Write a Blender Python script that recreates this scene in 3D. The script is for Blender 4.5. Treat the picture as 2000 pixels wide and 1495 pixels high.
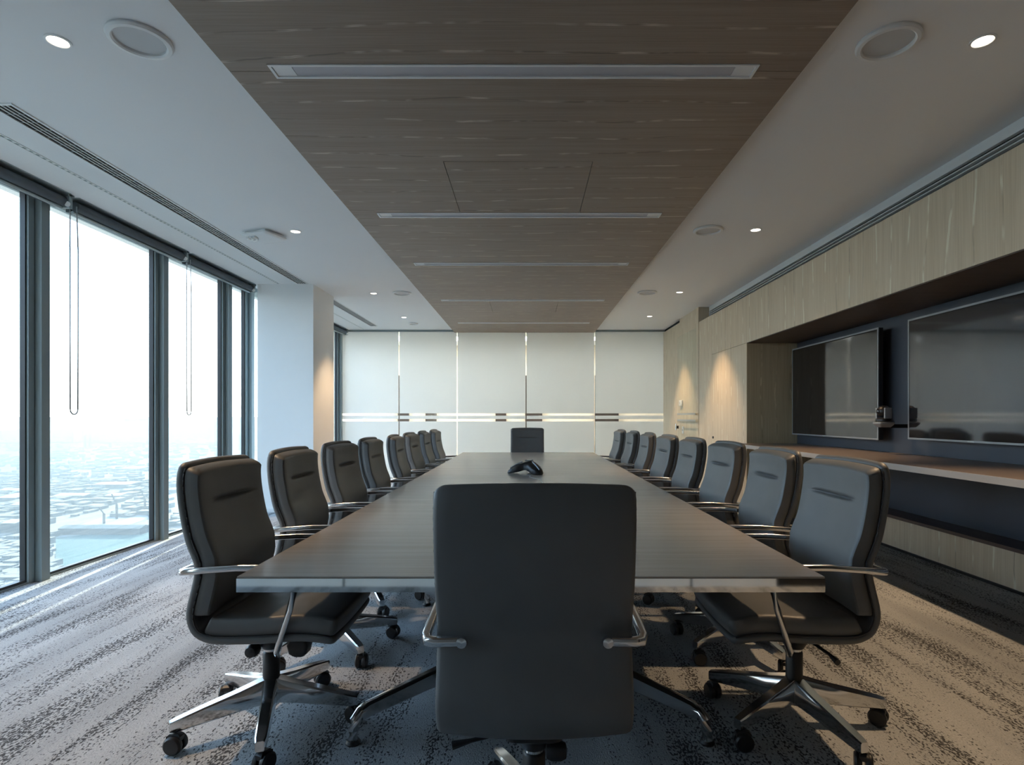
import bpy, math, random
from mathutils import Vector, Matrix
random.seed(7)
PI = math.pi
sc = bpy.context.scene
C = sc.collection
for o in list(bpy.data.objects):
    bpy.data.objects.remove(o)

# ------------------------------------------------------------------ camera
FPX, VX, VY, CH = 1120.0, 1030.0, 815.0, 1.22      # focal in px, vanishing point, eye height
cam = bpy.data.cameras.new('camera'); co = bpy.data.objects.new('camera', cam); C.objects.link(co)
cam.sensor_width = 36.0; cam.lens = FPX / 2000.0 * 36.0
cam.shift_x = -(VX - 1000.0) / 2000.0; cam.shift_y = (VY - 747.5) / 2000.0
cam.clip_end = 60000; cam.clip_start = 0.05
co.location = (0, 0, CH); co.rotation_euler = (PI / 2, 0, 0)
sc.camera = co
# ------------------------------------------------------------------ sky, sun, exposure
SUN_AZ, SUN_EL = math.radians(7.9), math.radians(17)
SUN = Vector((-math.sin(SUN_AZ) * math.cos(SUN_EL), math.cos(SUN_AZ) * math.cos(SUN_EL), math.sin(SUN_EL)))
w = bpy.data.worlds.new('hazy_sky'); sc.world = w; w.use_nodes = True
nt = w.node_tree; N = nt.nodes; L = nt.links; N.clear()
out = N.new('ShaderNodeOutputWorld'); bg = N.new('ShaderNodeBackground')
tc = N.new('ShaderNodeTexCoord'); sp = N.new('ShaderNodeSeparateXYZ'); L.new(tc.outputs['Generated'], sp.inputs[0])
rp = N.new('ShaderNodeValToRGB'); L.new(sp.outputs['Z'], rp.inputs[0])
els = rp.color_ramp.elements
els[0].position = 0.0; els[0].color = (1.02, 0.95, 0.86, 1)
els[1].position = 1.0; els[1].color = (0.52, 0.72, 1.05, 1)
for p, c in ((0.05, (0.98, 0.97, 0.95)), (0.14, (0.72, 0.90, 1.10)), (0.32, (0.57, 0.81, 1.16))):
    e = els.new(p); e.color = (*c, 1)
vm = N.new('ShaderNodeVectorMath'); vm.operation = 'DOT_PRODUCT'; L.new(tc.outputs['Generated'], vm.inputs[0]); vm.inputs[1].default_value = SUN
cl = N.new('ShaderNodeMath'); cl.operation = 'MAXIMUM'; L.new(vm.outputs['Value'], cl.inputs[0]); cl.inputs[1].default_value = 0
pw = N.new('ShaderNodeMath'); pw.operation = 'POWER'; L.new(cl.outputs[0], pw.inputs[0]); pw.inputs[1].default_value = 14
ml = N.new('ShaderNodeMath'); ml.operation = 'MULTIPLY'; L.new(pw.outputs[0], ml.inputs[0]); ml.inputs[1].default_value = 1.6
gc = N.new('ShaderNodeMixRGB'); gc.blend_type = 'ADD'; gc.inputs[0].default_value = 1
gl = N.new('ShaderNodeCombineColor')
for i, k in enumerate((1.0, 0.93, 0.80)):
    m_ = N.new('ShaderNodeMath'); m_.operation = 'MULTIPLY'; L.new(ml.outputs[0], m_.inputs[0]); m_.inputs[1].default_value = k
    L.new(m_.outputs[0], gl.inputs[i])
L.new(rp.outputs[0], gc.inputs[1]); L.new(gl.outputs[0], gc.inputs[2])
L.new(gc.outputs[0], bg.inputs[0]); bg.inputs[1].default_value = 3.9
L.new(bg.outputs[0], out.inputs[0])
sl = bpy.data.lights.new('sun', 'SUN'); sl.energy = 42; sl.angle = 0.009; sl.color = (1.0, 0.90, 0.74)
so = bpy.data.objects.new('sun', sl); C.objects.link(so); so.rotation_euler = SUN.to_track_quat('Z', 'Y').to_euler()
so.location = (-30, 40, 20)
SPOT_W = 138
sc.cycles.max_bounces = 8; sc.cycles.diffuse_bounces = 5; sc.cycles.glossy_bounces = 4; sc.cycles.transparent_max_bounces = 12; sc.cycles.adaptive_threshold = 0.06
vs = sc.view_settings; vs.view_transform = 'Standard'; vs.look = 'None'; vs.gamma = 1; vs.use_curve_mapping = False; vs.exposure = 0.44

# ------------------------------------------------------------------ materials
def lin(r, g, b):
    f = lambda c: (c / 255 / 12.92) if c <= 10 else ((c / 255 + 0.055) / 1.055) ** 2.4
    return (f(r), f(g), f(b), 1)
def newmat(name):
    m = bpy.data.materials.new(name); m.use_nodes = True
    b = m.node_tree.nodes['Principled BSDF']
    return m, m.node_tree, b
def mat(name, col, rough=0.5, metal=0.0, spec=0.5, bump=None, var=0.0, vscale=8.0):
    m, t, b = newmat(name)
    b.inputs['Roughness'].default_value = rough; b.inputs['Metallic'].default_value = metal
    b.inputs['Specular IOR Level'].default_value = spec
    c = t.nodes.new('ShaderNodeTexCoord'); n = t.nodes.new('ShaderNodeTexNoise'); n.inputs['Scale'].default_value = vscale
    n.inputs['Detail'].default_value = 1
    t.links.new(c.outputs['Object'], n.inputs['Vector'])
    mx = t.nodes.new('ShaderNodeMixRGB'); mx.inputs[1].default_value = col
    mx.inputs[2].default_value = tuple(x * (1 - var) for x in col[:3]) + (1,)
    if var: t.links.new(n.outputs[0], mx.inputs[0]); t.links.new(mx.outputs[0], b.inputs['Base Color'])
    else: b.inputs['Base Color'].default_value = col
    if bump:
        n2 = t.nodes.new('ShaderNodeTexNoise'); n2.inputs['Scale'].default_value = bump[0]; n2.inputs['Detail'].default_value = 3
        t.links.new(c.outputs['Object'], n2.inputs['Vector'])
        bp = t.nodes.new('ShaderNodeBump'); bp.inputs['Strength'].default_value = bump[1]; bp.inputs['Distance'].default_value = bump[2]
        t.links.new(n2.outputs[0], bp.inputs['Height']); t.links.new(bp.outputs[0], b.inputs['Normal'])
    return m
def nodes(t):
    def mapping(scale, src='Object', loc=(0, 0, 0)):
        c = t.nodes.new('ShaderNodeTexCoord'); mp = t.nodes.new('ShaderNodeMapping')
        mp.inputs['Scale'].default_value = scale; mp.inputs['Location'].default_value = loc
        t.links.new(c.outputs[src], mp.inputs['Vector']); return mp
    def noise(scale, detail=3, rough=0.5, dist=0.0, loc=(0, 0, 0)):
        n = t.nodes.new('ShaderNodeTexNoise'); n.inputs['Scale'].default_value = 1
        n.inputs['Detail'].default_value = detail; n.inputs['Roughness'].default_value = rough; n.inputs['Distortion'].default_value = dist
        t.links.new(mapping(scale, loc=loc).outputs[0], n.inputs['Vector']); return n.outputs[0]
    def ramp(fac, stops, interp='LINEAR'):
        r = t.nodes.new('ShaderNodeValToRGB'); r.color_ramp.interpolation = interp
        e = r.color_ramp.elements
        e[0].position, e[0].color = stops[0][0], stops[0][1]; e[1].position, e[1].color = stops[-1][0], stops[-1][1]
        for p, c in stops[1:-1]:
            x = e.new(p); x.color = c
        t.links.new(fac, r.inputs[0]); return r.outputs[0]
    def mix(fac, a, b, mode='MIX'):
        m = t.nodes.new('ShaderNodeMixRGB'); m.blend_type = mode
        for i, v in ((0, fac), (1, a), (2, b)):
            if isinstance(v, (int, float)): m.inputs[i].default_value = v
            elif isinstance(v, tuple): m.inputs[i].default_value = v
            else: t.links.new(v, m.inputs[i])
        return m.outputs[0]
    def math_(op, a, b=None):
        m = t.nodes.new('ShaderNodeMath'); m.operation = op
        for i, v in ((0, a), (1, b)):
            if v is None: continue
            if isinstance(v, (int, float)): m.inputs[i].default_value = v
            else: t.links.new(v, m.inputs[i])
        return m.outputs[0]
    return mapping, noise, ramp, mix, math_
G = lambda v: (v, v, v, 1)
def wood(name, base, dark, light, grain, cross, rough=0.45, streak=0.5, spec=0.4, third=None):
    """grain: axis index the grain runs along; cross: axis across it"""
    m, t, b = newmat(name); mapping, noise, ramp, mix, math_ = nodes(t)
    def s(along, across, oth=1.0):
        v = [oth, oth, oth]; v[grain] = along; v[cross] = across; return tuple(v)
    fine = noise(s(2.2, 170, 3), 3, 0.6)
    mid = noise(s(0.5, 22, 1), 3, 0.55, loc=(3, 7, 1))
    c = mix(ramp(fine, [(0.32, G(0)), (0.68, G(1))]), dark, base)
    c = mix(math_('MULTIPLY', ramp(mid, [(0.35, G(0)), (0.65, G(1))]), 0.35), c, light)
    # long straight veins every hand's breadth: dark line with a broken pale edge
    tcx = t.nodes.new('ShaderNodeTexCoord'); sx = t.nodes.new('ShaderNodeSeparateXYZ'); t.links.new(tcx.outputs['Object'], sx.inputs[0])
    wob = noise(s(0.55, 0.9, .3), 2, 0.5, loc=(11, 5, 9))
    fine_w = noise(s(9, 3, .3), 2, 0.5, loc=(4, 5, 2))
    pos = math_('ADD', math_('ADD', math_('MULTIPLY', sx.outputs[cross], 5.2), math_('MULTIPLY', wob, 1.6)), math_('MULTIPLY', fine_w, 0.10))
    fr = math_('ABSOLUTE', math_('SUBTRACT', math_('FRACT', pos), 0.5))
    band = ramp(fr, [(0.0, G(1)), (0.012, G(1)), (0.04, G(0))])
    edge = ramp(fr, [(0.0, G(0)), (0.014, G(1)), (0.028, G(1)), (0.045, G(0))])
    brk = ramp(noise(s(5, 5, 1), 2, loc=(2, 9, 4)), [(0.48, G(0)), (0.60, G(1))])
    brd = ramp(noise(s(1.6, 6, 1), 2, loc=(1, 2, 3)), [(0.42, G(0)), (0.6, G(1))])
    c = mix(math_('MULTIPLY', math_('MULTIPLY', band, brd), streak * .8), c, tuple(x * .6 for x in dark[:3]) + (1,))
    c = mix(math_('MULTIPLY', math_('MULTIPLY', edge, brk), streak), c, tuple(min(1, x * 1.5) for x in light[:3]) + (1,))
    t.links.new(c, b.inputs['Base Color']); b.inputs['Roughness'].default_value = rough; b.inputs['Specular IOR Level'].default_value = spec
    return m
def emis(name, col, s):
    m = bpy.data.materials.new(name); m.use_nodes = True; t = m.node_tree; t.nodes.clear()
    o = t.nodes.new('ShaderNodeOutputMaterial'); e = t.nodes.new('ShaderNodeEmission')
    e.inputs[0].default_value = col; e.inputs[1].default_value = s; t.links.new(e.outputs[0], o.inputs[0]); return m
def glass(name, tint, gloss=0.07, graze=0.5):
    m = bpy.data.materials.new(name); m.use_nodes = True; t = m.node_tree; t.nodes.clear()
    o = t.nodes.new('ShaderNodeOutputMaterial'); tr = t.nodes.new('ShaderNodeBsdfTransparent'); gl = t.nodes.new('ShaderNodeBsdfGlossy')
    gl.inputs['Roughness'].default_value = 0.0; tr.inputs[0].default_value = tint
    mx = t.nodes.new('ShaderNodeMixShader'); lw = t.nodes.new('ShaderNodeLayerWeight'); lw.inputs['Blend'].default_value = 0.5
    p5 = t.nodes.new('ShaderNodeMath'); p5.operation = 'POWER'; t.links.new(lw.outputs['Facing'], p5.inputs[0]); p5.inputs[1].default_value = 2.6
    p6 = t.nodes.new('ShaderNodeMath'); p6.operation = 'MULTIPLY_ADD'; t.links.new(p5.outputs[0], p6.inputs[0]); p6.inputs[1].default_value = graze; p6.inputs[2].default_value = gloss / 2
    t.links.new(p6.outputs[0], mx.inputs[0]); t.links.new(tr.outputs[0], mx.inputs[1]); t.links.new(gl.outputs[0], mx.inputs[2])
    t.links.new(mx.outputs[0], o.inputs[0]); return m
def carpet():
    m, t, b = newmat('loop_carpet'); mapping, noise, ramp, mix, math_ = nodes(t)
    streak = noise((3.2, 0.4, 1), 3, 0.6)
    patch = noise((7.5, 0.75, 1), 4, 0.65, loc=(4, 2, 0))
    dash = noise((120, 62, 1), 2, 0.5, 0.2)
    tuft = noise((190, 120, 1), 2, 0.6, loc=(7, 7, 0))
    c = mix(ramp(streak, [(0.35, G(0)), (0.65, G(1))]), (0.34, 0.36, 0.375, 1), (0.52, 0.545, 0.56, 1))
    c = mix(math_('MULTIPLY', ramp(tuft, [(0.3, G(1)), (0.62, G(0))]), 0.5), c, (0.19, 0.2, 0.205, 1))
    thr = ramp(patch, [(0.41, G(0.0)), (0.63, G(0.22))])
    dd = ramp(math_('ADD', dash, thr), [(0.655, G(0)), (0.72, G(1))])
    c = mix(math_('MULTIPLY', dd, 0.92), c, (0.045, 0.047, 0.05, 1))
    t.links.new(c, b.inputs['Base Color']); b.inputs['Roughness'].default_value = 0.95; b.inputs['Specular IOR Level'].default_value = 0.1
    bp = t.nodes.new('ShaderNodeBump'); bp.inputs['Strength'].default_value = 0.5; bp.inputs['Distance'].default_value = 0.006
    t.links.new(math_('SUBTRACT', tuft, math_('MULTIPLY', dd, 0.8)), bp.inputs['Height']); t.links.new(bp.outputs[0], b.inputs['Normal'])
    return m
M = {}
M['carpet'] = carpet()
M['white'] = mat('ceiling_white', (0.84, 0.85, 0.86, 1), 0.75, spec=0.2, var=0.03, vscale=1.5)
M['pillar'] = mat('pillar_white', (0.92, 0.925, 0.92, 1), 0.6, spec=0.25, var=0.02)
M['spkmesh'] = mat('speaker_mesh', (0.62, 0.63, 0.64, 1), 0.7, bump=(900, .3, .001), var=.05)
M['trimwhite'] = mat('trim_white', (0.82, 0.83, 0.83, 1), 0.4, var=0.03)
M['oak_v'] = wood('oak_veneer_upright', lin(220, 206, 182), lin(198, 182, 156), lin(230, 219, 198), 2, 1, 0.5, 0.75)
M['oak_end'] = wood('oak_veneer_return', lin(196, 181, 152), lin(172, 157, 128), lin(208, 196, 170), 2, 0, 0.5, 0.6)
M['oak_c'] = wood('oak_veneer_ceiling', lin(150, 134, 120), lin(128, 112, 99), lin(168, 153, 139), 0, 1, 0.5, 1.0)
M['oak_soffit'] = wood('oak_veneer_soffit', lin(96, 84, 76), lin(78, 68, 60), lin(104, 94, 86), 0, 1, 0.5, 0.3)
M['table'] = wood('table_veneer', lin(174, 165, 155), lin(156, 147, 138), lin(186, 178, 168), 0, 1, 0.26, 0.10, 0.8)
M['blue'] = mat('slate_blue_paint', lin(72, 78, 89), 0.5, var=0.06)
M['shelf'] = mat('shelf_laminate', lin(188, 184, 178), 0.35, var=0.05)
M['shelftop'] = mat('shelf_brown_top', lin(122, 112, 106), 0.35, var=0.1)
M['ledge'] = mat('bench_ledge_brown', lin(92, 76, 72), 0.4, var=0.1)
M['chrome'] = mat('polished_aluminium', (0.78, 0.78, 0.78, 1), 0.13, 1.0, var=0.05, vscale=30)
M['mirror'] = mat('mirror_steel', (0.82, 0.82, 0.80, 1), 0.04, 1.0)
M['leather'] = mat('black_leather', (0.115, 0.119, 0.12, 1), 0.5, spec=0.9, bump=(420, 0.12, 0.0012), var=0.15, vscale=14)
M['piping'] = mat('leather_piping', (0.05, 0.05, 0.052, 1), 0.4)
M['black'] = mat('black_plastic', (0.018, 0.018, 0.02, 1), 0.4, var=0.2)
M['blackgap'] = mat('dark_void', (0.012, 0.012, 0.013, 1), 0.9)
M['mull'] = mat('grey_aluminium', lin(138, 150, 152), 0.45, 0.15, var=0.0)
M['blind'] = mat('roller_fabric', lin(84, 92, 98), 0.7, var=0.1, vscale=60)
M['rail'] = mat('satin_rail', lin(170, 180, 182), 0.35, 0.4)
M['frost'] = mat('frosted_film', (0.86, 0.88, 0.88, 1), 0.22, spec=0.5, var=0.015, vscale=2)
def frosted(name, col, trans):
    m, t, b = newmat(name); o = t.nodes['Material Output']
    b.inputs['Base Color'].default_value = col; b.inputs['Roughness'].default_value = .22
    tl = t.nodes.new('ShaderNodeBsdfTranslucent'); tl.inputs[0].default_value = col
    mx = t.nodes.new('ShaderNodeMixShader'); mx.inputs[0].default_value = trans
    t.links.new(b.outputs[0], mx.inputs[1]); t.links.new(tl.outputs[0], mx.inputs[2]); t.links.new(mx.outputs[0], o.inputs[0]); return m
M['frost'] = frosted('frosted_film', (0.88, 0.90, 0.90, 1), .42)
M['winglass'] = glass('window_glass', (0.90, 0.955, 0.965, 1), .15)
M['clear'] = glass('clear_glass', (0.95, 0.97, 0.96, 1), .05, .3)
M['doorglass'] = glass('door_glass', (0.97, 0.985, 0.98, 1), .02, .06)
M['screen'] = mat('tv_screen', (0.014, 0.014, 0.017, 1), 0.06, spec=1.0)
M['tvframe'] = mat('tv_bezel', lin(150, 154, 158), 0.4, 0.3)
M['diffuser'] = mat('grey_diffuser', lin(186, 186, 192), 0.4, var=0.05)
M['lamp'] = emis('lamp_lens', (1.0, 0.86, 0.68, 1), 9)
M['corrwall'] = mat('corridor_beige', lin(222, 210, 192), 0.7)
M['corrdark'] = mat('corridor_dark', lin(54, 44, 38), 0.6)
M['rearwall'] = mat('rear_wall_grey', lin(120, 118, 116), 0.6, var=.06)
M['cork'] = mat('rear_door_dark', lin(26, 27, 30), 0.3, bump=(60, .2, .002), var=0.4, vscale=30)

# ------------------------------------------------------------------ mesh helpers
class MB:
    def __init__(s): s.v = []; s.f = []
    def add(s, vs_, fs):
        o = len(s.v); s.v += [tuple(p) for p in vs_]; s.f += [tuple(i + o for i in f) for f in fs]; return s
    def box(s, x0, x1, y0, y1, z0, z1):
        return s.add([(x, y, z) for z in (z0, z1) for (x, y) in ((x0, y0), (x1, y0), (x1, y1), (x0, y1))],
              [(3, 2, 1, 0), (4, 5, 6, 7), (0, 1, 5, 4), (1, 2, 6, 5), (2, 3, 7, 6), (3, 0, 4, 7)])
    def prism(s, poly, z0, z1):
        n = len(poly)
        return s.add([(x, y, z0) for x, y in poly] + [(x, y, z1) for x, y in poly],
              [tuple(range(n - 1, -1, -1)), tuple(range(n, 2 * n))] + [(i, (i + 1) % n, n + (i + 1) % n, n + i) for i in range(n)])
    def lathe(s, prof, n=20, c=(0, 0, 0), axis='z', ring=False):
        if ring: prof = list(prof) + [prof[0]]
        vs_ = []
        for r, h in prof:
            for k in range(n):
                a = 2 * PI * k / n
                p = {'z': (r * math.cos(a), r * math.sin(a), h), 'y': (r * math.cos(a), h, r * math.sin(a)), 'x': (h, r * math.cos(a), r * math.sin(a))}[axis]
                vs_.append((p[0] + c[0], p[1] + c[1], p[2] + c[2]))
        fs = []
        for i in range(len(prof) - 1):
            for k in range(n):
                a, b = i * n + k, i * n + (k + 1) % n
                fs.append((a, b, b + n, a + n))
        if not ring: fs.append(tuple(range(n - 1, -1, -1))); fs.append(tuple(range((len(prof) - 1) * n, len(prof) * n)))
        return s.add(vs_, fs)
    def tube(s, pts, r, n=10, cap=True, flat=None):
        """sweep; r number or list; flat=(a,b) gives an elliptical/rounded bar: a across, b along local up"""
        P = [Vector(p) for p in pts]; rings = []
        up = Vector((0, 0, 1)); prevu = None
        for i, p in enumerate(P):
            d = ((P[min(i + 1, len(P) - 1)] - P[max(i - 1, 0)])).normalized()
            ref = up if abs(d.dot(up)) < 0.95 else (prevu or Vector((1, 0, 0)))
            u = d.cross(ref).normalized()
            if prevu is not None and u.dot(prevu) < 0: u = -u
            v = u.cross(d).normalized(); prevu = u
            rr = r[i] if isinstance(r, (list, tuple)) else r
            ring = []
            for k in range(n):
                a = 2 * PI * k / n
                ca, sa = math.cos(a), math.sin(a)
                if flat:
                    e = 0.55
                    ca = math.copysign(abs(ca) ** e, ca) * flat[0]; sa = math.copysign(abs(sa) ** e, sa) * flat[1]
                    ring.append(p + u * ca + v * sa)
                else:
                    ring.append(p + u * (ca * rr) + v * (sa * rr))
            rings.append(ring)
        return s.rings(rings, cap)
    def rings(s, rings, cap=True):
        n = len(rings[0]); vs_ = [q for g in rings for q in g]; fs = []
        for i in range(len(rings) - 1):
            for k in range(n):
                a, b = i * n + k, i * n + (k + 1) % n
                fs.append((a, b, b + n, a + n))
        if cap:
            fs.append(tuple(range(n - 1, -1, -1))); fs.append(tuple(range((len(rings) - 1) * n, len(rings) * n)))
        return s.add(vs_, fs)
    def build(s, name, m, parent=None, smooth=False, bevel=0.0, loc=None):
        me = bpy.data.meshes.new(name); me.from_pydata(s.v, [], s.f); me.update()
        me.materials.append(M[m] if isinstance(m, str) else m)
        o = bpy.data.objects.new(name, me); C.objects.link(o)
        import bmesh
        bm = bmesh.new(); bm.from_mesh(me); bmesh.ops.recalc_face_normals(bm, faces=bm.faces)
        if bevel:
            bmesh.ops.bevel(bm, geom=list(bm.edges), offset=bevel, segments=2, affect='EDGES', profile=0.6)
        bm.to_mesh(me); bm.free()
        if smooth:
            me.polygons.foreach_set('use_smooth', [True] * len(me.polygons))
            try: me.set_sharp_from_angle(angle=math.radians(40))
            except Exception: pass
        if parent is not None: o.parent = parent
        if loc: o.location = loc
        return o
def empty(name, loc=(0, 0, 0), rz=0):
    o = bpy.data.objects.new(name, None); C.objects.link(o); o.location = loc; o.rotation_euler = (0, 0, rz); o.empty_display_size = 0.1
    return o
def tag(o, label, cat, group=None, kind=None):
    o['label'] = label; o['category'] = cat
    if group: o['group'] = group
    if kind: o['kind'] = kind
    return o
def struct(o, label, cat='structure'):
    o['kind'] = 'structure'; o['label'] = label; o['category'] = cat; return o
def bx(*a): return MB().box(*a)
def copy_tree(o, parent=None):
    c = o.copy(); C.objects.link(c); c.parent = parent
    for ch in o.children: copy_tree(ch, c)
    return c
def link_children_note(): pass

# ------------------------------------------------------------------ room dimensions
ZC = 2.92; YB = 11.2; YR = -0.62            # ceiling, far partition, wall behind the camera
XG = -3.68; XI = -3.60                       # glass plane, inner face of mullions
XW = 2.65                                    # oak wall face
XGR = 2.805                                  # face of the right air grille
XREC = 3.26                                  # blue niche wall

# ------------------------------------------------------------------ floor, ceiling
struct(bx(XG - 0.02, 3.75, YR - 0.1, YB + 0.02, -0.12, 0).build('floor', 'carpet'), 'grey loop-pile carpet with dark dashed streaks', 'floor')
ceil = struct(bx(XG - 0.25, 3.9, YR - 0.1, YB + 0.1, ZC, ZC + 0.3).build('ceiling', 'white'), 'flat white plaster ceiling', 'ceiling')

# oak ceiling bulkhead made of veneer panels, with notches for the linear lights
BZ = ZC - 0.05; BX0, BX1 = -1.42, 1.31
bulk = struct(empty('trim_1', (0, 0, BZ)), 'dropped oak veneer ceiling panel over the table', 'ceiling panel')
bx(BX0 + .012, BX1 - .012, YR, YB - .01, 0.03, 0.05).build('panel_backing', 'blackgap', bulk)
LX0, LX1 = -1.22, 1.09
LY = [2.735, 4.685, 6.18, 8.10, 10.05]; LW = 0.056       # centre and half width of each linear light
edges = [YR] + LY + [YB - .01]
g = 0.0015
for i in range(len(edges) - 1):
    y0, y1 = edges[i] + g, edges[i + 1] - g
    n0 = i > 0; n1 = i < len(edges) - 2
    poly = [(BX0, y0)]
    if n0: poly += [(LX0, y0), (LX0, y0 + LW), (LX1, y0 + LW), (LX1, y0)]
    poly += [(BX1, y0), (BX1, y1)]
    hatch = None
    if i == 1: hatch = (-0.54, 0.42, 3.70, y1 - LW)
    if i == 4: hatch = (-0.54, 0.44, y0 + LW, 9.0)
    if n1:
        if i == 1:
            poly += [(LX1, y1), (LX1, y1 - LW), (hatch[1] + .004, y1 - LW), (hatch[1] + .004, hatch[2]), (hatch[0] - .004, hatch[2]), (hatch[0] - .004, y1 - LW), (LX0, y1 - LW), (LX0, y1)]
        else:
            poly += [(LX1, y1), (LX1, y1 - LW), (LX0, y1 - LW), (LX0, y1)]
    poly += [(BX0, y1)]
    if i == 4:
        poly = [(BX0, y0), (LX0, y0), (LX0, y0 + LW), (hatch[0] - .004, y0 + LW), (hatch[0] - .004, hatch[3] + .004), (hatch[1] + .004, hatch[3] + .004), (hatch[1] + .004, y0 + LW), (LX1, y0 + LW), (LX1, y0), (BX1, y0), (BX1, y1),
                (LX1, y1), (LX1, y1 - LW), (LX0, y1 - LW), (LX0, y1), (BX0, y1)]
    MB().prism(poly, 0, 0.03).build('veneer_panel', 'oak_c', bulk)
    if hatch:
        h = hatch
        bx(h[0], h[1], h[2] + .004 if i == 1 else h[2], h[3], 0.0, 0.028).build('access_hatch', 'oak_c', bulk)
tagn = ['nearest the camera', 'second from the camera, beside the access hatch', 'third from the camera', 'fourth from the camera', 'farthest, next to the frosted partition']
for i, y in enumerate(LY):
    r = empty('linear_ceiling_light', ((LX0 + LX1) / 2, y, BZ))
    hw = (LX1 - LX0) / 2 - .002; hd = LW - .002
    f = MB(); t_ = 0.013
    f.box(-hw, hw, -hd, -hd + t_, -.004, .03); f.box(-hw, hw, hd - t_, hd, -.004, .03)
    f.box(-hw, -hw + t_, -hd + t_, hd - t_, -.004, .03); f.box(hw - t_, hw, -hd + t_, hd - t_, -.004, .03)
    f.build('frame', 'trimwhite', r)
    for s in (-1, 1):
        a, b = sorted((s * (hw - t_ - .002), s * (hw - .105)))
        bx(a, b, -hd + t_, hd - t_, .002, .02).build('end_plate', 'trimwhite', r)
    bx(-hw + .106, hw - .106, -hd + t_, hd - t_, .004, .028).build('diffuser', 'diffuser', r)
    tag(r, 'long recessed linear light in oak ceiling panel, ' + tagn[i], 'ceiling light', 'linear lights in the oak ceiling panel')

# ------------------------------------------------------------------ downlights and ceiling speakers
DL = [(-2.12, 2.59), (-2.12, 5.245), (-2.11, 7.87), (-2.10, 9.76), (2.055, 2.587), (2.07, 5.2), (2.07, 7.8), (2.06, 9.66)]
DL += [(2.06, -.05)]
dn = ['nearest the camera', 'beside the square access point', 'third from the camera', 'farthest from the camera', 'nearest the camera', 'second from the camera', 'third from the camera', 'farthest from the camera', 'beside the camera']
for i, (x, y) in enumerate(DL):
    r = empty('downlight', (x, y, ZC))
    MB().lathe([(0.040, -0.0005), (0.052, -0.0005), (0.052, -0.004), (0.043, -0.006), (0.040, -0.003)], 28, ring=True).build('trim_ring', 'trimwhite', r, True)
    MB().lathe([(0.001, -0.0008), (0.041, -0.0008), (0.041, -0.002), (0.001, -0.002)], 28).build('lens', 'lamp', r)
    ld = bpy.data.lights.new('downlight_beam', 'SPOT'); ld.energy = SPOT_W; ld.color = (1.0, 0.67, 0.38)
    ld.spot_size = math.radians(76); ld.spot_blend = 0.6; ld.shadow_soft_size = 0.035
    lo = bpy.data.objects.new('downlight_beam', ld); C.objects.link(lo); lo.parent = r; lo.location = (0, 0, -0.012)
    tag(r, 'small round lit downlight on the %s side ceiling, %s' % ('window' if x < 0 else 'screen', dn[i]), 'downlight', 'downlights along both sides')
SPK = [((-1.74, 2.575), 'white round ceiling speaker on window side, nearest the camera', .13),
       ((1.63, 2.59), 'white round ceiling speaker on screen side, nearest the camera', .13),
       ((1.64, 5.2), 'white round ceiling speaker on screen side, second from the camera', .13),
       ((-1.715, 7.84), 'white round ceiling speaker on window side beyond the pillar front', .13),
       ((1.63, 7.8), 'white round ceiling speaker on screen side, farthest of its row', .13),
       ((-2.07, 10.4), 'small white round ceiling plate beside the farthest window side downlight', .085)]
for (x, y), lab, rr in SPK:
    r = empty('ceiling_speaker', (x, y, ZC))
    k = rr / .13
    MB().lathe([(0.103 * k, -.001), (0.13 * k, -.001), (0.132 * k, -.010), (0.125 * k, -.019), (0.110 * k, -.021), (0.103 * k, -.015)], 40, ring=True).build('trim_ring', 'trimwhite', r, True)
    MB().lathe([(0.001, -.004), (0.104 * k, -.002), (0.104 * k, -.005), (0.05 * k, -.008), (0.001, -.009)], 40).build('grille', 'spkmesh', r, True)
    tag(r, lab, 'speaker', 'round ceiling speakers')
# square access point with curved ridges
ap = empty('wireless_access_point', (-2.44, 5.32, ZC), math.radians(-22))
def rrect(w_, d_, rad, n=5):
    pts = []
    for cx, cy, a0 in ((w_ - rad, d_ - rad, 0), (-w_ + rad, d_ - rad, 90), (-w_ + rad, -d_ + rad, 180), (w_ - rad, -d_ + rad, 270)):
        for k in range(n + 1):
            a = math.radians(a0 + 90 * k / n); pts.append((cx + rad * math.cos(a), cy + rad * math.sin(a)))
    return pts
def stack(prof, base, n=5):
    """rounded-rectangle loft: prof = [(scale_inset, z)]"""
    m_ = MB(); rg = []
    for ins, z in prof:
        rg.append([(x, y, z) for x, y in rrect(base[0] - ins, base[1] - ins, max(.004, base[2] - ins), n)])
    return m_.rings(rg)
stack([(0.03, 0), (0.03, -.02), (0.0, -.024), (0.0, -.034), (.008, -.042), (.03, -.047)], (.155, .14, .035)).build('housing', 'trimwhite', ap, True)
bx(-.09, .09, -.08, .08, -.022, 0).build('mounting_plate', 'black', ap)
for k, rr in enumerate((.05, .085, .12)):
    pts = [(-.135 + rr * math.cos(a), -.12 + rr * math.sin(a), -.052) for a in [math.radians(4 + 82 * q / 10) for q in range(11)]]
    MB().tube(pts, .013, 10).build('ridge', 'trimwhite', ap, True)
tag(ap, 'white square ceiling access point with curved ridges beside the air grille', 'access point')

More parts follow.
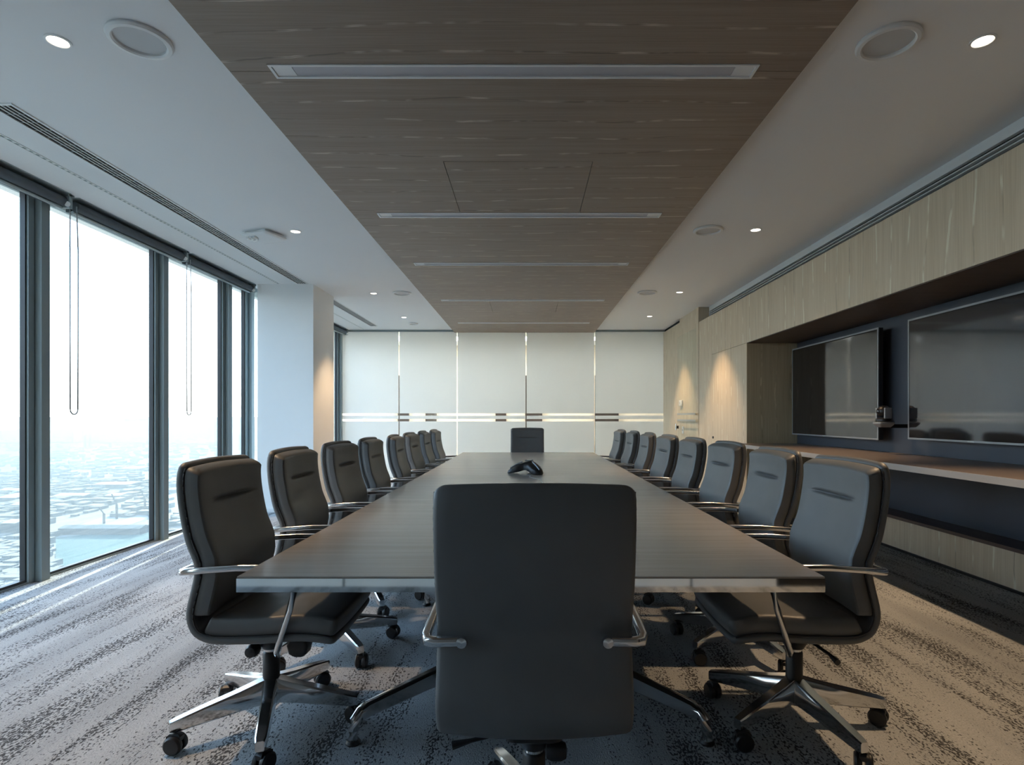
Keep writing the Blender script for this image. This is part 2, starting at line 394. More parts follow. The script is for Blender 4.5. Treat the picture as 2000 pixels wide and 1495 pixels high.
# ------------------------------------------------------------------ left ceiling air grilles
def grille_ceiling(y0, y1, lab):
    r = empty('ceiling_air_grille', (-2.86, (y0 + y1) / 2, ZC)); h = (y1 - y0) / 2
    f = MB()
    f.box(-.07, -.056, -h, h, -.008, 0); f.box(.056, .07, -h, h, -.008, 0); f.box(-.056, .056, -h, -h + .014, -.008, 0); f.box(-.056, .056, h - .014, h, -.008, 0)
    f.build('frame', 'trimwhite', r)
    bx(-.056, .056, -h + .014, h - .014, -.0018, 0).build('dark_backing', 'blackgap', r)
    for k in range(3):
        x = -.028 + k * .028
        bx(x - .0035, x + .0035, -h + .014, h - .014, -.0065, -.002).build('blade', 'trimwhite', r)
    v = MB(); n = int(2 * h / .09)
    for k in range(n):
        y = -h + .02 + k * (2 * h - .04) / n
        v.box(-.056, .056, y, y + .004, -.003, -.0019)
    o = v.build('cross_vanes', 'rail', r); o['kind'] = 'stuff'
    tag(r, lab, 'air grille', 'ceiling air grilles along the windows')
grille_ceiling(3.1, 7.30, 'long white slotted ceiling air grille between camera and pillar')
grille_ceiling(8.15, 10.7, 'white slotted ceiling air grille beyond the pillar')
def slot(y0, y1, lab):
    r = empty('ceiling_slot', (-3.17, (y0 + y1) / 2, ZC)); h = (y1 - y0) / 2
    f = MB(); f.box(-.016, -.009, -h, h, -.004, 0); f.box(.009, .016, -h, h, -.004, 0)
    f.build('edge_bead', 'trimwhite', r)
    bx(-.009, .009, -h, h, -.0012, 0).build('dark_backing', 'mull', r)
    v = MB(); n = int(2 * h / .05)
    for k in range(n): v.box(-.009, .009, -h + k * .05, -h + k * .05 + .02, -.003, -.0013)
    o = v.build('perforations', 'trimwhite', r); o['kind'] = 'stuff'
    tag(r, lab, 'ceiling slot', 'narrow ceiling slots along the windows')
slot(YR + .1, 7.31, 'narrow perforated slot in ceiling between air grille and blinds')
slot(8.15, 11.1, 'narrow perforated ceiling slot beyond the pillar')

# ------------------------------------------------------------------ window wall
wl = struct(empty('wall_left', (XG, 0, 0)), 'full-height glazed window wall with grey mullions', 'wall')
bx(-.06, .10, YR - .1, YB + .1, ZC - .05, ZC).build('head_frame', 'mull', wl)
bx(-.04, .03, YR - .1, YB + .1, -.02, .012).build('sill_frame', 'mull', wl)
MULL = [-.10, 1.33, 2.76, 4.19, 5.62, 6.86, 7.43, 8.50, 9.75, 11.03]
MW = .135
bounds = [YR - .1] + MULL + [YB + .1]
def mullion(y, parent):
    f = MB()
    f.box(-.03, .035, 0, .048, .0, ZC)           # glazing profile
    f.box(-.03, .020, .048, .060, .0, ZC)        # shadow groove
    f.box(-.03, .08, .060, MW, .0, ZC)
    o = f.build('mullion', 'mull', parent, bevel=0); o.location = (0, y, 0); return o
for i in range(len(bounds) - 1):
    y0 = bounds[i] + (MW if i else 0); y1 = bounds[i + 1]
    wn = struct(empty('window_%d' % (i + 1), (XG, (y0 + y1) / 2, 0)), 'tall clear window pane %d along the glazed wall' % (i + 1), 'window')
    h = (y1 - y0) / 2
    bx(-.008, .002, -h, h, .012, ZC - .05).build('pane', 'winglass', wn)
    f = MB(); f.box(-.02, .02, -h, -h + .012, .012, ZC - .05); f.box(-.02, .02, h - .012, h, .012, ZC - .05); f.box(-.02, .02, -h + .012, h - .012, .012, .03)
    f.build('gasket', 'black', wn)
for y in MULL: mullion(y, wl)
# roller blinds
def blind(y0, y1, lab, chain=True):
    r = empty('roller_blind', (-3.52, (y0 + y1) / 2, ZC)); h = (y1 - y0) / 2
    MB().lathe([(.03, -h + .02), (.036, -h + .02), (.036, h - .02), (.03, h - .02)], 20, (0, 0, -.062), 'y').build('fabric_roll', 'blind', r, True)
    bx(-.07, -.045, -h + .02, h - .02, -.105, -.004).build('back_fascia', 'blind', r)
    MB().tube([(-.02, -h + .02, -.108), (-.02, h - .02, -.108)], .013, 10).build('bottom_rail', 'rail', r, True)
    bx(-.05, .05, -h + .005, h - .005, -.006, 0).build('head_rail', 'rail', r)
    f = MB(); f.box(-.04, .045, h - .02, h + .012, -.11, -.002); f.box(-.03, .045, h - .03, h + .03, -.02, -.003)
    b = f.build('end_bracket', 'mull', r)
    f = MB(); f.lathe([(.008, h - .035), (.02, h - .03), (.02, h - .02), (.008, h - .015)], 14, (.035, 0, -.085), 'y'); f.build('chain_clip', 'trimwhite', r, True)
    if chain:
        pts = [(.03, h + .012 - .005, -.07)]
        zb = -1.70 + .02
        pts += [(.03, h + .005, -.4), (.03, h + .008, zb + .04)]
        pts += [(.03, h + .045 - .037 * math.cos(a), zb + .04 - .04 * math.sin(a)) for a in [PI * q / 8 for q in range(1, 8)]]
        pts += [(.03, h + .082, zb + .04), (.03, h + .085, -.4), (.03, h + .07, -.07)]
        MB().tube(pts, .005, 6).build('bead_chain', 'tvframe', r, True)
    tag(r, lab, 'blind', 'rolled-up window blinds')
blind(2.92, 4.37, 'grey roller blind rolled up above the leftmost window with hanging bead chain')
blind(4.44, 5.87, 'grey roller blind rolled up in middle of window wall with hanging bead chain')
blind(5.94, 7.32, 'grey roller blind rolled up beside the white pillar', False)
blind(8.2, 11.1, 'grey roller blind rolled up beyond the pillar at partition', False)

# pillar
pl = struct(empty('wall_pillar', (-3.093, 7.715, 0)), 'square white structural pillar by the windows', 'pillar')
bx(-.357, .357, -.385, .385, 0, ZC).build('pillar_shaft', 'pillar', pl)
bx(-.363, .363, -.391, .391, 0, .05).build('baseboard', 'trimwhite', pl)

pl2 = struct(empty('wall_pillar_unseen', (-3.093, 1.05, 0)), 'unseen white pillar added by the windows to shade the near room', 'pillar')  # out of view, added to hold back window light near the camera
bx(-.357, .357, -.385, .385, 0, ZC).build('pillar_shaft', 'pillar', pl2)
bx(-.363, .363, -.391, .391, 0, .05).build('baseboard', 'trimwhite', pl2)

# ------------------------------------------------------------------ far frosted glass partition
wb = struct(empty('wall_back', (0, YB, 0)), 'frosted white glass partition of five panels with clear stripes', 'wall')
JX = [-3.70, -2.505, -1.37, -.025, 1.315, 2.70]
for i in range(5):
    x0, x1 = JX[i] + .011, JX[i + 1] - .011
    for z0, z1, nm in ((.03, 1.135, 'frosted_panel'), (1.182, 1.247, 'frosted_band'), (1.292, ZC - .035, 'frosted_panel')):
        bx(x0, x1, -.006, 0, z0, z1).build(nm, 'frost', wb)
    bx(x0 - .009, x1 + .009, .002, .012, .03, ZC - .035).build('clear_pane', 'clear', wb)
bx(-3.75, 2.76, -.03, .04, ZC - .035, ZC).build('head_channel', 'mull', wb)
bx(-3.75, 2.76, -.03, .04, 0, .03).build('sill_channel', 'mull', wb)
bx(2.70, 2.735, -.03, .04, 0, ZC).build('end_post', 'chrome', wb)
# corridor seen through the clear strips
cor = struct(empty('wall_corridor', (0, YB + .1, 0)), 'corridor behind the frosted partition', 'wall')
bx(-3.9, 4.0, 0, 2.4, -.12, 0).build('corridor_floor', 'corrwall', cor)
bx(-3.9, 4.0, 0, .8, ZC, ZC + .3).build('corridor_ceiling', 'white', cor); bx(-3.9, 4.0, 1.5, 2.5, ZC, ZC + .3).build('corridor_ceiling', 'white', cor); bx(-3.9, 4.0, .8, 1.5, ZC + .2, ZC + .3).build('corridor_ceiling', 'white', cor)
bx(-3.9, 4.0, 2.3, 2.5, 0, ZC).build('corridor_wall', 'corrwall', cor)
for x0, x1 in ((-3.05, -2.8), (-2.4, -2.15), (-.75, -.5), (-.05, .35), (1.6, 2.15)):
    bx(x0, x1, 2.2, 2.298, 0, 2.2).build('corridor_door', 'corrdark', cor)
bx(-3.95, -3.9, 0, 2.5, 0, ZC).build('corridor_end', 'white', cor); bx(4.0, 4.05, 0, 2.5, 0, ZC).build('corridor_end', 'white', cor)
M['tube'] = emis('added_backlight_glow', (1, .99, .97, 1), 20)  # glow of the added backlight, no real lamp tube
for x in (-3.2, -2.1, -1.0, .3, 2.2):
    bx(x - .5, x + .5, .85, 1.45, ZC + .16, ZC + .199).build('added_backlight', 'tube', cor)  # unseen glowing boxes added to brighten the frosted panels from behind

# ------------------------------------------------------------------ right oak wall
wr = struct(empty('wall_right', (0, 0, 0)), 'pale oak veneer wall with recessed screen niche', 'wall')
bx(XW, XW + .25, 9.965, YB - .03, 0, ZC - .055).build('oak_panel', 'oak_v', wr)
bx(XW + .03, XW + .25, 9.965, YB - .03, ZC - .055, ZC).build('shadow_gap', 'blackgap', wr)
bx(XW - .006, XW + .9, 8.86, 9.96, 0, ZC).build('oak_panel', 'oak_v', wr)
bx(XW, XW + .9, 8.24, 8.856, 0, 2.686).build('oak_panel', 'oak_v', wr)
cab = bx(XW, XW + .9, 6.93, 8.236, 0, 2.116).build('cupboard_door', 'oak_v', wr)
MB().lathe([(.001, -.012), (.016, -.012), (.018, 0), (.001, 0)], 14, (XW, 8.17, .93), 'x').build('lock', 'black', wr, True)
bx(XW, 3.9, YR - .1, 8.236, 2.12, 2.686).build('oak_fascia', 'oak_v', wr)
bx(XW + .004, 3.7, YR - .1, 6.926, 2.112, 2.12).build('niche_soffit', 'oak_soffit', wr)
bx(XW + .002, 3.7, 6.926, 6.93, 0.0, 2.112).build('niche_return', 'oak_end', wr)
bx(XREC, 3.8, YR - .1, 6.926, .87, 2.112).build('niche_back', 'blue', wr)
bx(3.62, 3.8, YR - .1, 6.926, .29, .87).build('lower_niche_back', 'blue', wr)
bx(3.39, 3.7, YR - .1, 6.926, 0, .285).build('bench_front', 'oak_v', wr)
bx(3.37, 3.72, YR - .1, 6.926, .285, .312).build('bench_ledge', 'ledge', wr)
bx(3.375, 3.4, YR - .1, 6.926, 0, .02).build('kickboard', 'black', wr)
# shelf running the whole niche
shf = empty('wall_shelf', (2.865, 3.15, .905))
bx(-.385, .395, -3.75, 3.72, -.038, 0).build('shelf_board', 'shelftop', shf)
bx(-.395, -.3852, -3.75, 3.72, -.04, .0005).build('front_edging', 'shelf', shf)
tag(shf, 'long wall-mounted shelf with pale edge below the two dark screens', 'shelf')
# right linear grille
rg = empty('wall_air_grille', (XGR, 3.8, 2.66))
bx(0, .05, -4.5, 5.05, .194, .26).build('top_flange', 'trimwhite', rg)
bx(.03, .05, -4.5, 5.05, .0, .194).build('dark_backing', 'blackgap', rg)
for k in range(3):
    z = .165 - k * .029
    bx(-.002, .03, -4.5, 5.05, z - .004, z + .004).build('blade', 'trimwhite', rg)
bx(0, .03, 5.02, 5.05, 0, .194).build('end_cap', 'trimwhite', rg)
tag(rg, 'long white linear air grille with dark slots above oak fascia', 'air grille')
bx(XW + .002, XGR + .1, 8.24, 8.856, 2.686, 2.69).build('recess_floor', 'oak_end', wr)
# glass door leaf open against the oak
dr = struct(empty('door_1', (XW - .045, 9.42, 0)), 'clear glass door leaf standing open against the oak wall', 'door')
bx(-.005, .005, -.55, .52, .02, 2.6).build('door_glass', 'doorglass', dr)
bx(-.008, -.0052, -.55, .52, 1.255, 1.285).build('film_stripe', 'rail', dr)
bx(-.008, -.0052, -.55, .52, 1.15, 1.18).build('film_stripe', 'rail', dr)
MB().lathe([(.001, -.06), (.012, -.055), (.012, .055), (.001, .06)], 12, (-.05, .44, 1.05), 'z').build('door_handle', 'chrome', dr, True)
bx(-.015, .015, .505, .535, 1.02, 1.07).build('lock', 'black', dr)
ic = empty('intercom_panel', (XW - .0075, 9.83, 1.46)); stack([(0, 0), (0, .02), (.006, .026)], (.05, .085, .01)).build('plate', 'trimwhite', ic, True).rotation_euler = (0, -PI / 2, 0)
stack([(0, .024), (.004, .03)], (.018, .014, .004)).build('button', 'rail', ic, True).rotation_euler = (0, -PI / 2, 0)
tag(ic, 'small white intercom panel on oak wall near the partition', 'intercom')
sw = empty('light_switch', (XW - .0075, 9.72, 1.0)); stack([(0, 0), (0, .008), (.004, .012)], (.06, .04, .006)).build('plate', 'trimwhite', sw, True).rotation_euler = (0, -PI / 2, 0)
stack([(0, .011), (.003, .017)], (.014, .02, .003)).build('rocker', 'rail', sw, True).rotation_euler = (0, -PI / 2, 0)
tag(sw, 'white light switch plate low on oak wall below intercom', 'switch')

# ------------------------------------------------------------------ wall behind the camera (seen in mirror edge and screens)
wf = struct(empty('wall_front', (0, YR, 0)), 'dark panelled wall with white baseboard behind the camera', 'wall')
xs = [-3.7, -2.55, -1.32, -.07, 1.18, 1.8]
for i in range(5):
    bx(xs[i] + .004, xs[i + 1] - .004, -.06, 0, .12, ZC).build('wall_panel', 'rearwall', wf)
    bx(xs[i] + .008, xs[i + 1] - .008, -.06, .012, .0, .12).build('baseboard', 'trimwhite', wf)
bx(-3.8, 3.8, -.12, -.06, 0, ZC).build('backing', 'mull', wf)
bx(1.81, 2.64, -.05, .01, .01, 2.2).build('dark_door', 'cork', wf)
bx(1.8, XW + 1, -.06, -.04, 2.2, ZC).build('wall_panel', 'rearwall', wf)
# building shell so that daylight only enters through the glass
shell = struct(empty('wall_shell', (0, 0, 0)), 'outer walls of the building around the room', 'wall')
bx(3.9, 4.1, YR - .3, YB + 2.7, -.2, ZC + .3).build('outer_wall', 'mull', shell)
bx(XG - .25, 4.1, YR - .35, YR - .125, -.2, ZC + .3).build('outer_wall', 'mull', shell)

# ------------------------------------------------------------------ screens and camera
def tv(yc, wdt, zc, hgt, lab, badge):
    r = empty('wall_screen', (3.14, yc, zc)); hw, hh = wdt / 2, hgt / 2
    bx(-.01, .03, -hw, hw, -hh, hh).build('housing', 'black', r, bevel=.003)
    f = MB(); b = .014
    f.box(-.016, -.008, -hw, hw, -hh, -hh + b); f.box(-.016, -.008, -hw, hw, hh - b, hh); f.box(-.016, -.008, -hw, -hw + b, -hh + b, hh - b); f.box(-.016, -.008, hw - b, hw, -hh + b, hh - b)
    f.build('bezel', 'tvframe', r)
    bx(-.0135, -.0105, -hw + b, hw - b, -hh + b, hh - b).build('display', 'screen', r)
    bx(-.018, -.0155, badge - .03, badge + .03, -hh + .003, -hh + .011).build('badge', 'rail', r)
    bx(.03, .12, -.25, .25, -.2, .2).build('wall_mount', 'black', r)
    tag(r, lab, 'screen', 'flat screens in the niche')
    return r
X_TV = 3.124
tv(X_TV * FPX / 2 * (1 / 517 + 1 / 685), X_TV * FPX * (1 / 517 - 1 / 685), CH + X_TV * (.2557 - .0657) / 2, X_TV * (.2557 + .0657), 'smaller dark flat screen beside the oak niche end', .1)
y1 = X_TV * FPX / 743
tv(y1 - .92, 1.84, CH + X_TV * (.2557 - .058) / 2, X_TV * (.2557 + .058), 'larger dark flat screen at right edge of photo', .25)
vc = empty('conference_camera', (3.02, 4.86, 1.163))
stack([(.0, .0), (0, .012), (.01, .016)], (.07, .06, .03)).build('bracket_shelf', 'tvframe', vc, True)
stack([(.03, -.03), (.01, -.012), (0, 0)], (.07, .06, .03)).build('bracket_underside', 'tvframe', vc, True)
bx(.05, .24, -.03, .03, -.035, -.004).build('bracket_arm', 'black', vc)
MB().lathe([(.05, .017), (.058, .022), (.058, .04), (.045, .05)], 24).build('camera_base', 'black', vc, True)
f = MB()
for s in (-1, 1): f.box(-.03, .03, s * .058 - .008, s * .058 + .008, .045, .135)
f.build('yoke', 'tvframe', vc, bevel=.004)
hd = MB().lathe([(.004, -.052), (.03, -.045), (.046, -.025), (.05, 0), (.046, .025), (.03, .045), (.004, .052)], 20, (0, 0, .105), 'x').build('camera_head', 'black', vc, True)
MB().lathe([(.001, -.06), (.014, -.059), (.02, -.055), (.02, -.04)], 18, (0, 0, .105), 'x').build('lens', 'screen', hd, True)
tag(vc, 'black video conference camera on small bracket between the screens', 'camera')

# ------------------------------------------------------------------ conference table
TX0, TX1, TY0, TY1, TZ = -.893, .914, 1.759, 7.95, .73
tb = empty('conference_table', ((TX0 + TX1) / 2, (TY0 + TY1) / 2, 0)); tw = (TX1 - TX0) / 2; tl = (TY1 - TY0) / 2
seg = 2 * tl / 4
for k in range(4):
    y0, y1 = -tl + k * seg, -tl + (k + 1) * seg
    bx(-tw + .0015, tw - .0015, y0 + .001, y1 - .001, TZ - .006, TZ).build('table_top', 'table', tb)
bx(-tw + .02, tw - .02, -tl + .02, tl - .02, TZ - .045, TZ - .0065).build('top_core', 'black', tb)
for a in ((-tw, tw, -tl, -tl + .02), (-tw, tw, tl - .02, tl), (-tw, -tw + .02, -tl + .02, tl - .02), (tw - .02, tw, -tl + .02, tl - .02)):
    bx(a[0], a[1], a[2], a[3], TZ - .048, TZ - .0062).build('edge_band', 'mirror', tb)
for yb in (2.93, 4.85, 6.78):
    y = yb - (TY0 + TY1) / 2
    MB().lathe([(.09, .06), (.09, .12), (.055, .16), (.05, .62), (.12, .66), (.12, .684)], 24, (0, y, 0)).build('base_column', 'chrome', tb, True)
    for sx in (-1, 1):
        for sy in (-1, 1):
            tip = Vector((sx * .655, y + sy * .78, 0)); d = Vector((sx * .655, sy * .78, 0)).normalized(); q = Vector((-d.y, d.x, 0))
            def sec(t, zc, hh, ww):
                c = Vector((0, y, 0)) + d * t
                return [tuple(c + q * (ww * a) + Vector((0, 0, zc + hh * b))) for a, b in ((-1, -.8), (-.7, -1), (.7, -1), (1, -.8), (1, .8), (.7, 1), (-.7, 1), (-1, .8))]
            ln = (tip - Vector((0, y, 0))).length
            m_ = MB().rings([sec(.05, .118, .05, .026), sec(ln * .5, .112, .038, .024), sec(ln - .05, .105, .026, .02), sec(ln - .02, .10, .022, .019)])
            def foot(z, off, rr):
                c = Vector((0, y, 0)) + d * (ln - .02 + off); return (c.x, c.y, z)
            m_.tube([foot(.108, -.03, 0), foot(.105, .0, 0), foot(.085, .022, 0), foot(.05, .028, 0), foot(.015, .030, 0)], .021, 12)
            m_.build('base_leg', 'chrome', tb, True)
            p = foot(0, .030, 0)
            MB().lathe([(.026, 0.0), (.028, .006), (.022, .016), (.01, .018)], 14, p).build('foot_pad', 'black', tb, True)
tag(tb, 'long dark wood conference table with mirror-polished steel edge', 'table')

# conference phone
ph = empty('conference_phone', (0.015, 5.0, TZ), math.radians(62))
n = 60; rg_ = []
def phr(a): return .075 + .115 * (0.5 + .5 * math.cos(3 * a)) ** 1.6
def ring_(k, zt, arch=0.0):
    out_ = []
    for i in range(n):
        a = 2 * PI * i / n; R_ = phr(a) * k; lobe = (0.5 + .5 * math.cos(3 * a))
        z = zt * (1 - .72 * (R_ / .19) ** 1.3) * .98 + .0006 + arch * (1 - lobe) * .02
        out_.append((R_ * math.cos(a), R_ * math.sin(a), z))
    return out_
MB().rings([ring_(.1, .05, 1.6), ring_(.6, .05, 1.6), ring_(.97, .0, 1.6), ring_(1.0, .02, 1.2), ring_(.95, .085, .4), ring_(.78, .105), ring_(.55, .112), ring_(.25, .110), ring_(.05, .108)]).build('phone_body', 'black', ph, True)
bx(-.03, .03, -.025, .025, .108, .117).build('display', 'screen', ph)
for a in (0, 2 * PI / 3, 4 * PI / 3):
    MB().tube([(.06 * math.cos(a), .06 * math.sin(a), .100), (.12 * math.cos(a), .12 * math.sin(a), .072), (.165 * math.cos(a), .165 * math.sin(a), .042)], .006, 8).build('speaker_rib', 'tvframe', ph, True)
tag(ph, 'black three-legged conference phone on the table', 'phone')
cb = MB().tube([(.0, .0, .004), (.03, -.10, .003), (.015, -.20, .003), (.07, -.33, .003), (.10, -.42, .003), (.11, -.56, .003), (.115, -.7, .003)], .0012, 6).build('phone_cable', 'rail', None, True)
cb.location = (0.0, 4.86, TZ); tag(cb, 'thin pale cable trailing from the phone across tabletop', 'cable')

# ------------------------------------------------------------------ office chair
OUT = [(-.232, 1.066), (-.246, 1.03), (-.250, .97), (-.241, .883), (-.219, .774), (-.187, .69), (-.186, .66), (-.199, .60), (-.213, .54), (-.214, .49), (-.192, .435), (-.150, .404), (-.09, .391), (.067, .393), (.20, .402), (.28, .396), (.325, .388)]
def catmull(P, m):
    res = []
    Q = [P[0]] + P + [P[-1]]
    for i in range(1, len(Q) - 2):
        p0, p1, p2, p3 = [Vector((*q, 0)) for q in Q[i - 1:i + 3]]
        for k in range(m):
            t = k / m
            res.append(.5 * ((2 * p1) + (p2 - p0) * t + (2 * p0 - 5 * p1 + 4 * p2 - p3) * t * t + (3 * p1 - p0 - 3 * p2 + p3) * t ** 3))
    res.append(Vector((*P[-1], 0))); return res
PATH = catmull(OUT, 6)
LEN = [0]
for i in range(1, len(PATH)): LEN.append(LEN[-1] + (PATH[i] - PATH[i - 1]).length)
def at(s):
    s = max(0, min(LEN[-1] - 1e-6, s))
    for i in range(len(LEN) - 1):
        if LEN[i + 1] >= s: break
    t = (s - LEN[i]) / (LEN[i + 1] - LEN[i]); p = PATH[i].lerp(PATH[i + 1], t)
    a, b = at_dir(max(0, s - .012)), at_dir(min(LEN[-1] - 1e-6, s + .012))
    d = (b - a).normalized()
    return p, Vector((-d.y, d.x, 0))
def at_dir(s):
    for i in range(len(LEN) - 1):
        if LEN[i + 1] >= s: break
    t = (s - LEN[i]) / (LEN[i + 1] - LEN[i]); return PATH[i].lerp(PATH[i + 1], t)
def s_at_z(z):
    for i in range(len(PATH)):
        if PATH[i].y <= z: return LEN[i]
def s_at_x(x):
    for i in range(len(PATH) - 1, -1, -1):
        if PATH[i].x <= x: return LEN[i]
def slab(s0, s1, off, th, hw, rnd, step=.02, crease=None, corner=.03, bow=.016, extra=(), puff=0.0):
    """upholstered slab following the side profile; off = distance from outer line, th = thickness"""
    ss = [s0 + (s1 - s0) * k / max(2, int((s1 - s0) / step)) for k in range(int(max(2, int((s1 - s0) / step))) + 1)]
    ss = sorted(set(ss + [e for e in extra if s0 < e < s1]))
    # rounded ends
    ends = []
    for e in (0.0, .12, .35, .65): ends.append(e * rnd * 1.2)
    ss = sorted(set([s for s in ss if s0 + rnd * 1.2 < s < s1 - rnd * 1.2] + [s0 + e for e in ends] + [s1 - e for e in ends] + [s0 + rnd * 1.2, s1 - rnd * 1.2]))
    rings_ = []
    NW = 14
    for s in ss:
        p, nrm = at(s)
        de = min(s - s0, s1 - s)
        k = 1.0
        if de < rnd * 1.2: k = math.sqrt(max(0, 1 - (1 - de / (rnd * 1.2)) ** 2))
        t_ = th * (.25 + .75 * k); mid = off + th / 2
        w_ = hw
        if de < corner: w_ = hw - corner + corner * math.sqrt(max(0, 1 - (1 - de / corner) ** 2))
        ring = []
        ys = []
        # section loop: outer face from -w to w, then inner face back
        rr = min(rnd, t_ / 2)
        top = []
        for kk in range(NW + 1):
            y = -w_ + rr + (2 * w_ - 2 * rr) * kk / NW; top.append(y)
        loop = []
        for y in top: loop.append((y, mid - t_ / 2))
        for a in (-60, -30, 0, 30, 60): loop.append((w_ - rr + rr * math.cos(math.radians(a)), mid + (t_ / 2 - rr) * (1 if a > 0 else -1 if a < 0 else 0) + rr * math.sin(math.radians(a))))
        for y in reversed(top): loop.append((y, mid + t_ / 2))
        for a in (120, 150, 180, 210, 240): loop.append((-w_ + rr + rr * math.cos(math.radians(a)), mid + (t_ / 2 - rr) * (1 if a < 180 else -1 if a > 180 else 0) + rr * math.sin(math.radians(a))))
        for y, v in loop:
            v2 = v + bow * (y / hw) ** 2
            if v > mid:
                if puff: v2 += puff * (1 - (y / hw) ** 4) * min(1, de / .06)
                if crease:
                    cs, cw, depth = crease
                    v2 -= depth * math.exp(-((s - cs) / .0075) ** 2) * max(0.0, min(1.0, (cw - abs(y)) / .03 + .0))
            ring.append((p.x + nrm.x * v2, y, p.y + nrm.y * v2))
        rings_.append(ring)
    return MB().rings(rings_)
def make_chair():
    ch = empty('office_chair')
    SL = LEN[-1]
    slab(0, SL, 0, .030, .245, .013, .022, corner=.03).build('shell', 'leather', ch, True)
    cs = s_at_z(.905)
    ex = [cs + d for d in (-.02, -.014, -.009, -.005, -.0025, 0, .0025, .005, .009, .014, .02)]
    slab(.003, s_at_z(.505), .0285, .056, .243, .012, .024, crease=(cs, .145, .013), corner=.028, extra=ex, puff=.005).build('back_cushion', 'leather', ch, True)
    slab(s_at_x(-.16), SL - .002, .0285, .066, .243, .016, .024, corner=.024, puff=.010).build('seat_cushion', 'leather', ch, True)
    for sd in (-1, 1):
        pp = []
        for k in range(0, 41):
            s = .012 + (SL - .024) * k / 40; p, nr = at(s); v = .0290 + .016
            pp.append((p.x + nr.x * v, sd * .2455, p.y + nr.y * v))
        MB().tube(pp, .0026, 6).build('piping', 'piping', ch, True)
    for sd in (-1, 1):
        a = MB()
        a.tube([(-.197, sd * .175, .672), (-.200, sd * .205, .672), (-.203, sd * .245, .672), (-.198, sd * .262, .673), (-.180, sd * .269, .676), (-.12, sd * .27, .682), (0, sd * .27, .690), (.12, sd * .27, .690), (.175, sd * .27, .687), (.198, sd * .27, .678), (.206, sd * .269, .66)], 0, 14, True, flat=(.011, .012))
        a.tube([(.206, sd * .269, .665), (.203, sd * .268, .62), (.182, sd * .264, .54), (.152, sd * .256, .45), (.128, sd * .245, .385), (.118, sd * .215, .362), (.09, sd * .14, .356), (.05, sd * .04, .356)], [.0125, .012, .0115, .011, .011, .011, .011, .011], 12)
        a.lathe([(.001, -.214), (.013, -.213), (.015, -.205), (.013, -.195)], 14, (0, sd * .178, .672), 'x')
        a.build('armrest', 'chrome', ch, True)
    m_ = MB()
    m_.rings([[(x, y, z) for x, y in rrect(a, b, .025)] for a, b, z in ((.05, .045, .335), (.075, .06, .35), (.11, .075, .372), (.11, .075, .396))])
    m_.build('tilt_mechanism', 'black', ch, True)
    MB().lathe([(.036, .305), (.05, .33), (.06, .352), (.06, .37)], 20).build('mechanism_cup', 'black', ch, True)
    MB().lathe([(.02, .29), (.027, .292), (.027, .306), (.02, .308)], 18).build('chrome_collar', 'chrome', ch, True)
    MB().lathe([(.024, .15), (.032, .152), (.032, .285), (.026, .294), (.02, .296)], 20).build('gas_column', 'black', ch, True)
    kb = MB(); kb.rings([[(x + .155, y - .105, z) for x, y in rrect(a, b, .012)] for a, b, z in ((.02, .02, .315), (.034, .03, .328), (.04, .034, .36), (.03, .03, .385))]); kb.tube([(.155, -.10, .365), (.07, -.02, .37)], .012, 8)
    kb.build('tension_knob', 'black', ch, True)
    lv = MB().tube([(-.02, .05, .36), (-.05, .17, .345), (-.055, .22, .335)], [.006, .006, .012], 8); lv.build('height_lever', 'black', ch, True)
    kb2 = MB().lathe([(.004, -.03), (.02, -.026), (.026, -.012), (.026, .012), (.02, .026), (.004, .03)], 16, (-.045, -.06, .315), 'y'); kb2.build('side_knob', 'black', ch, True)
    hub = MB().lathe([(.036, .085), (.045, .095), (.047, .15), (.04, .178), (.033, .182)], 24).build('base_hub', 'chrome', ch, True)
    for k in range(5):
        a = 2 * PI * k / 5; d = Vector((math.cos(a), math.sin(a), 0)); q = Vector((-d.y, d.x, 0))
        def sec(t, z0, z1, w_):
            c = d * t
            return [tuple(c + q * (w_ * u) + Vector((0, 0, z0 + (z1 - z0) * v))) for u, v in ((-.8, 0), (.8, 0), (1, .12), (1, .9), (.75, 1), (-.75, 1), (-1, .9), (-1, .12))]
        MB().rings([sec(.03, .092, .186, .026), sec(.12, .088, .163, .023), sec(.24, .080, .138, .021), sec(.325, .075, .118, .019), sec(.346, .077, .112, .015)]).build('base_leg', 'chrome', hub, True)
        tip = d * .328; ct = tip + q * .012
        cs_ = MB()
        ax = (d * math.cos(.9) + q * math.sin(.9)).normalized(); bx_ = Vector((-ax.y, ax.x, 0))
        for sgn in (-1, 1):
            rg2 = []
            for rr, off in ((.012, .006), (.031, .006), (.034, .012), (.034, .022), (.028, .028), (.01, .029)):
                c0 = ct + ax * (sgn * off) + Vector((0, 0, .034))
                rg2.append([tuple(c0 + bx_ * (rr * math.cos(2 * PI * j / 18)) + Vector((0, 0, rr * math.sin(2 * PI * j / 18)))) for j in range(18)])
            cs_.rings(rg2)
        cs_.tube([tuple(tip + Vector((0, 0, .05))), tuple(tip + Vector((0, 0, .088)))], .009, 10)
        c1 = ct + Vector((0, 0, .058)); cs_.rings([[tuple(c1 + ax * (.014 * u * kk) + bx_ * (.026 * v * kk) + Vector((0, 0, h_))) for u, v in ((-1, -1), (1, -1), (1, 1), (-1, 1))] for kk, h_ in ((1, -.01), (1, .006), (.6, .014))])
        cs_.build('caster', 'black', hub, True)
    return ch
proto = make_chair()
XL = [-1.248, -1.265, -1.265, -1.266, -1.240, -1.252, -1.251, -1.239]
XR = [1.285, 1.330, 1.338, 1.327, 1.313, 1.29, 1.269, 1.239]
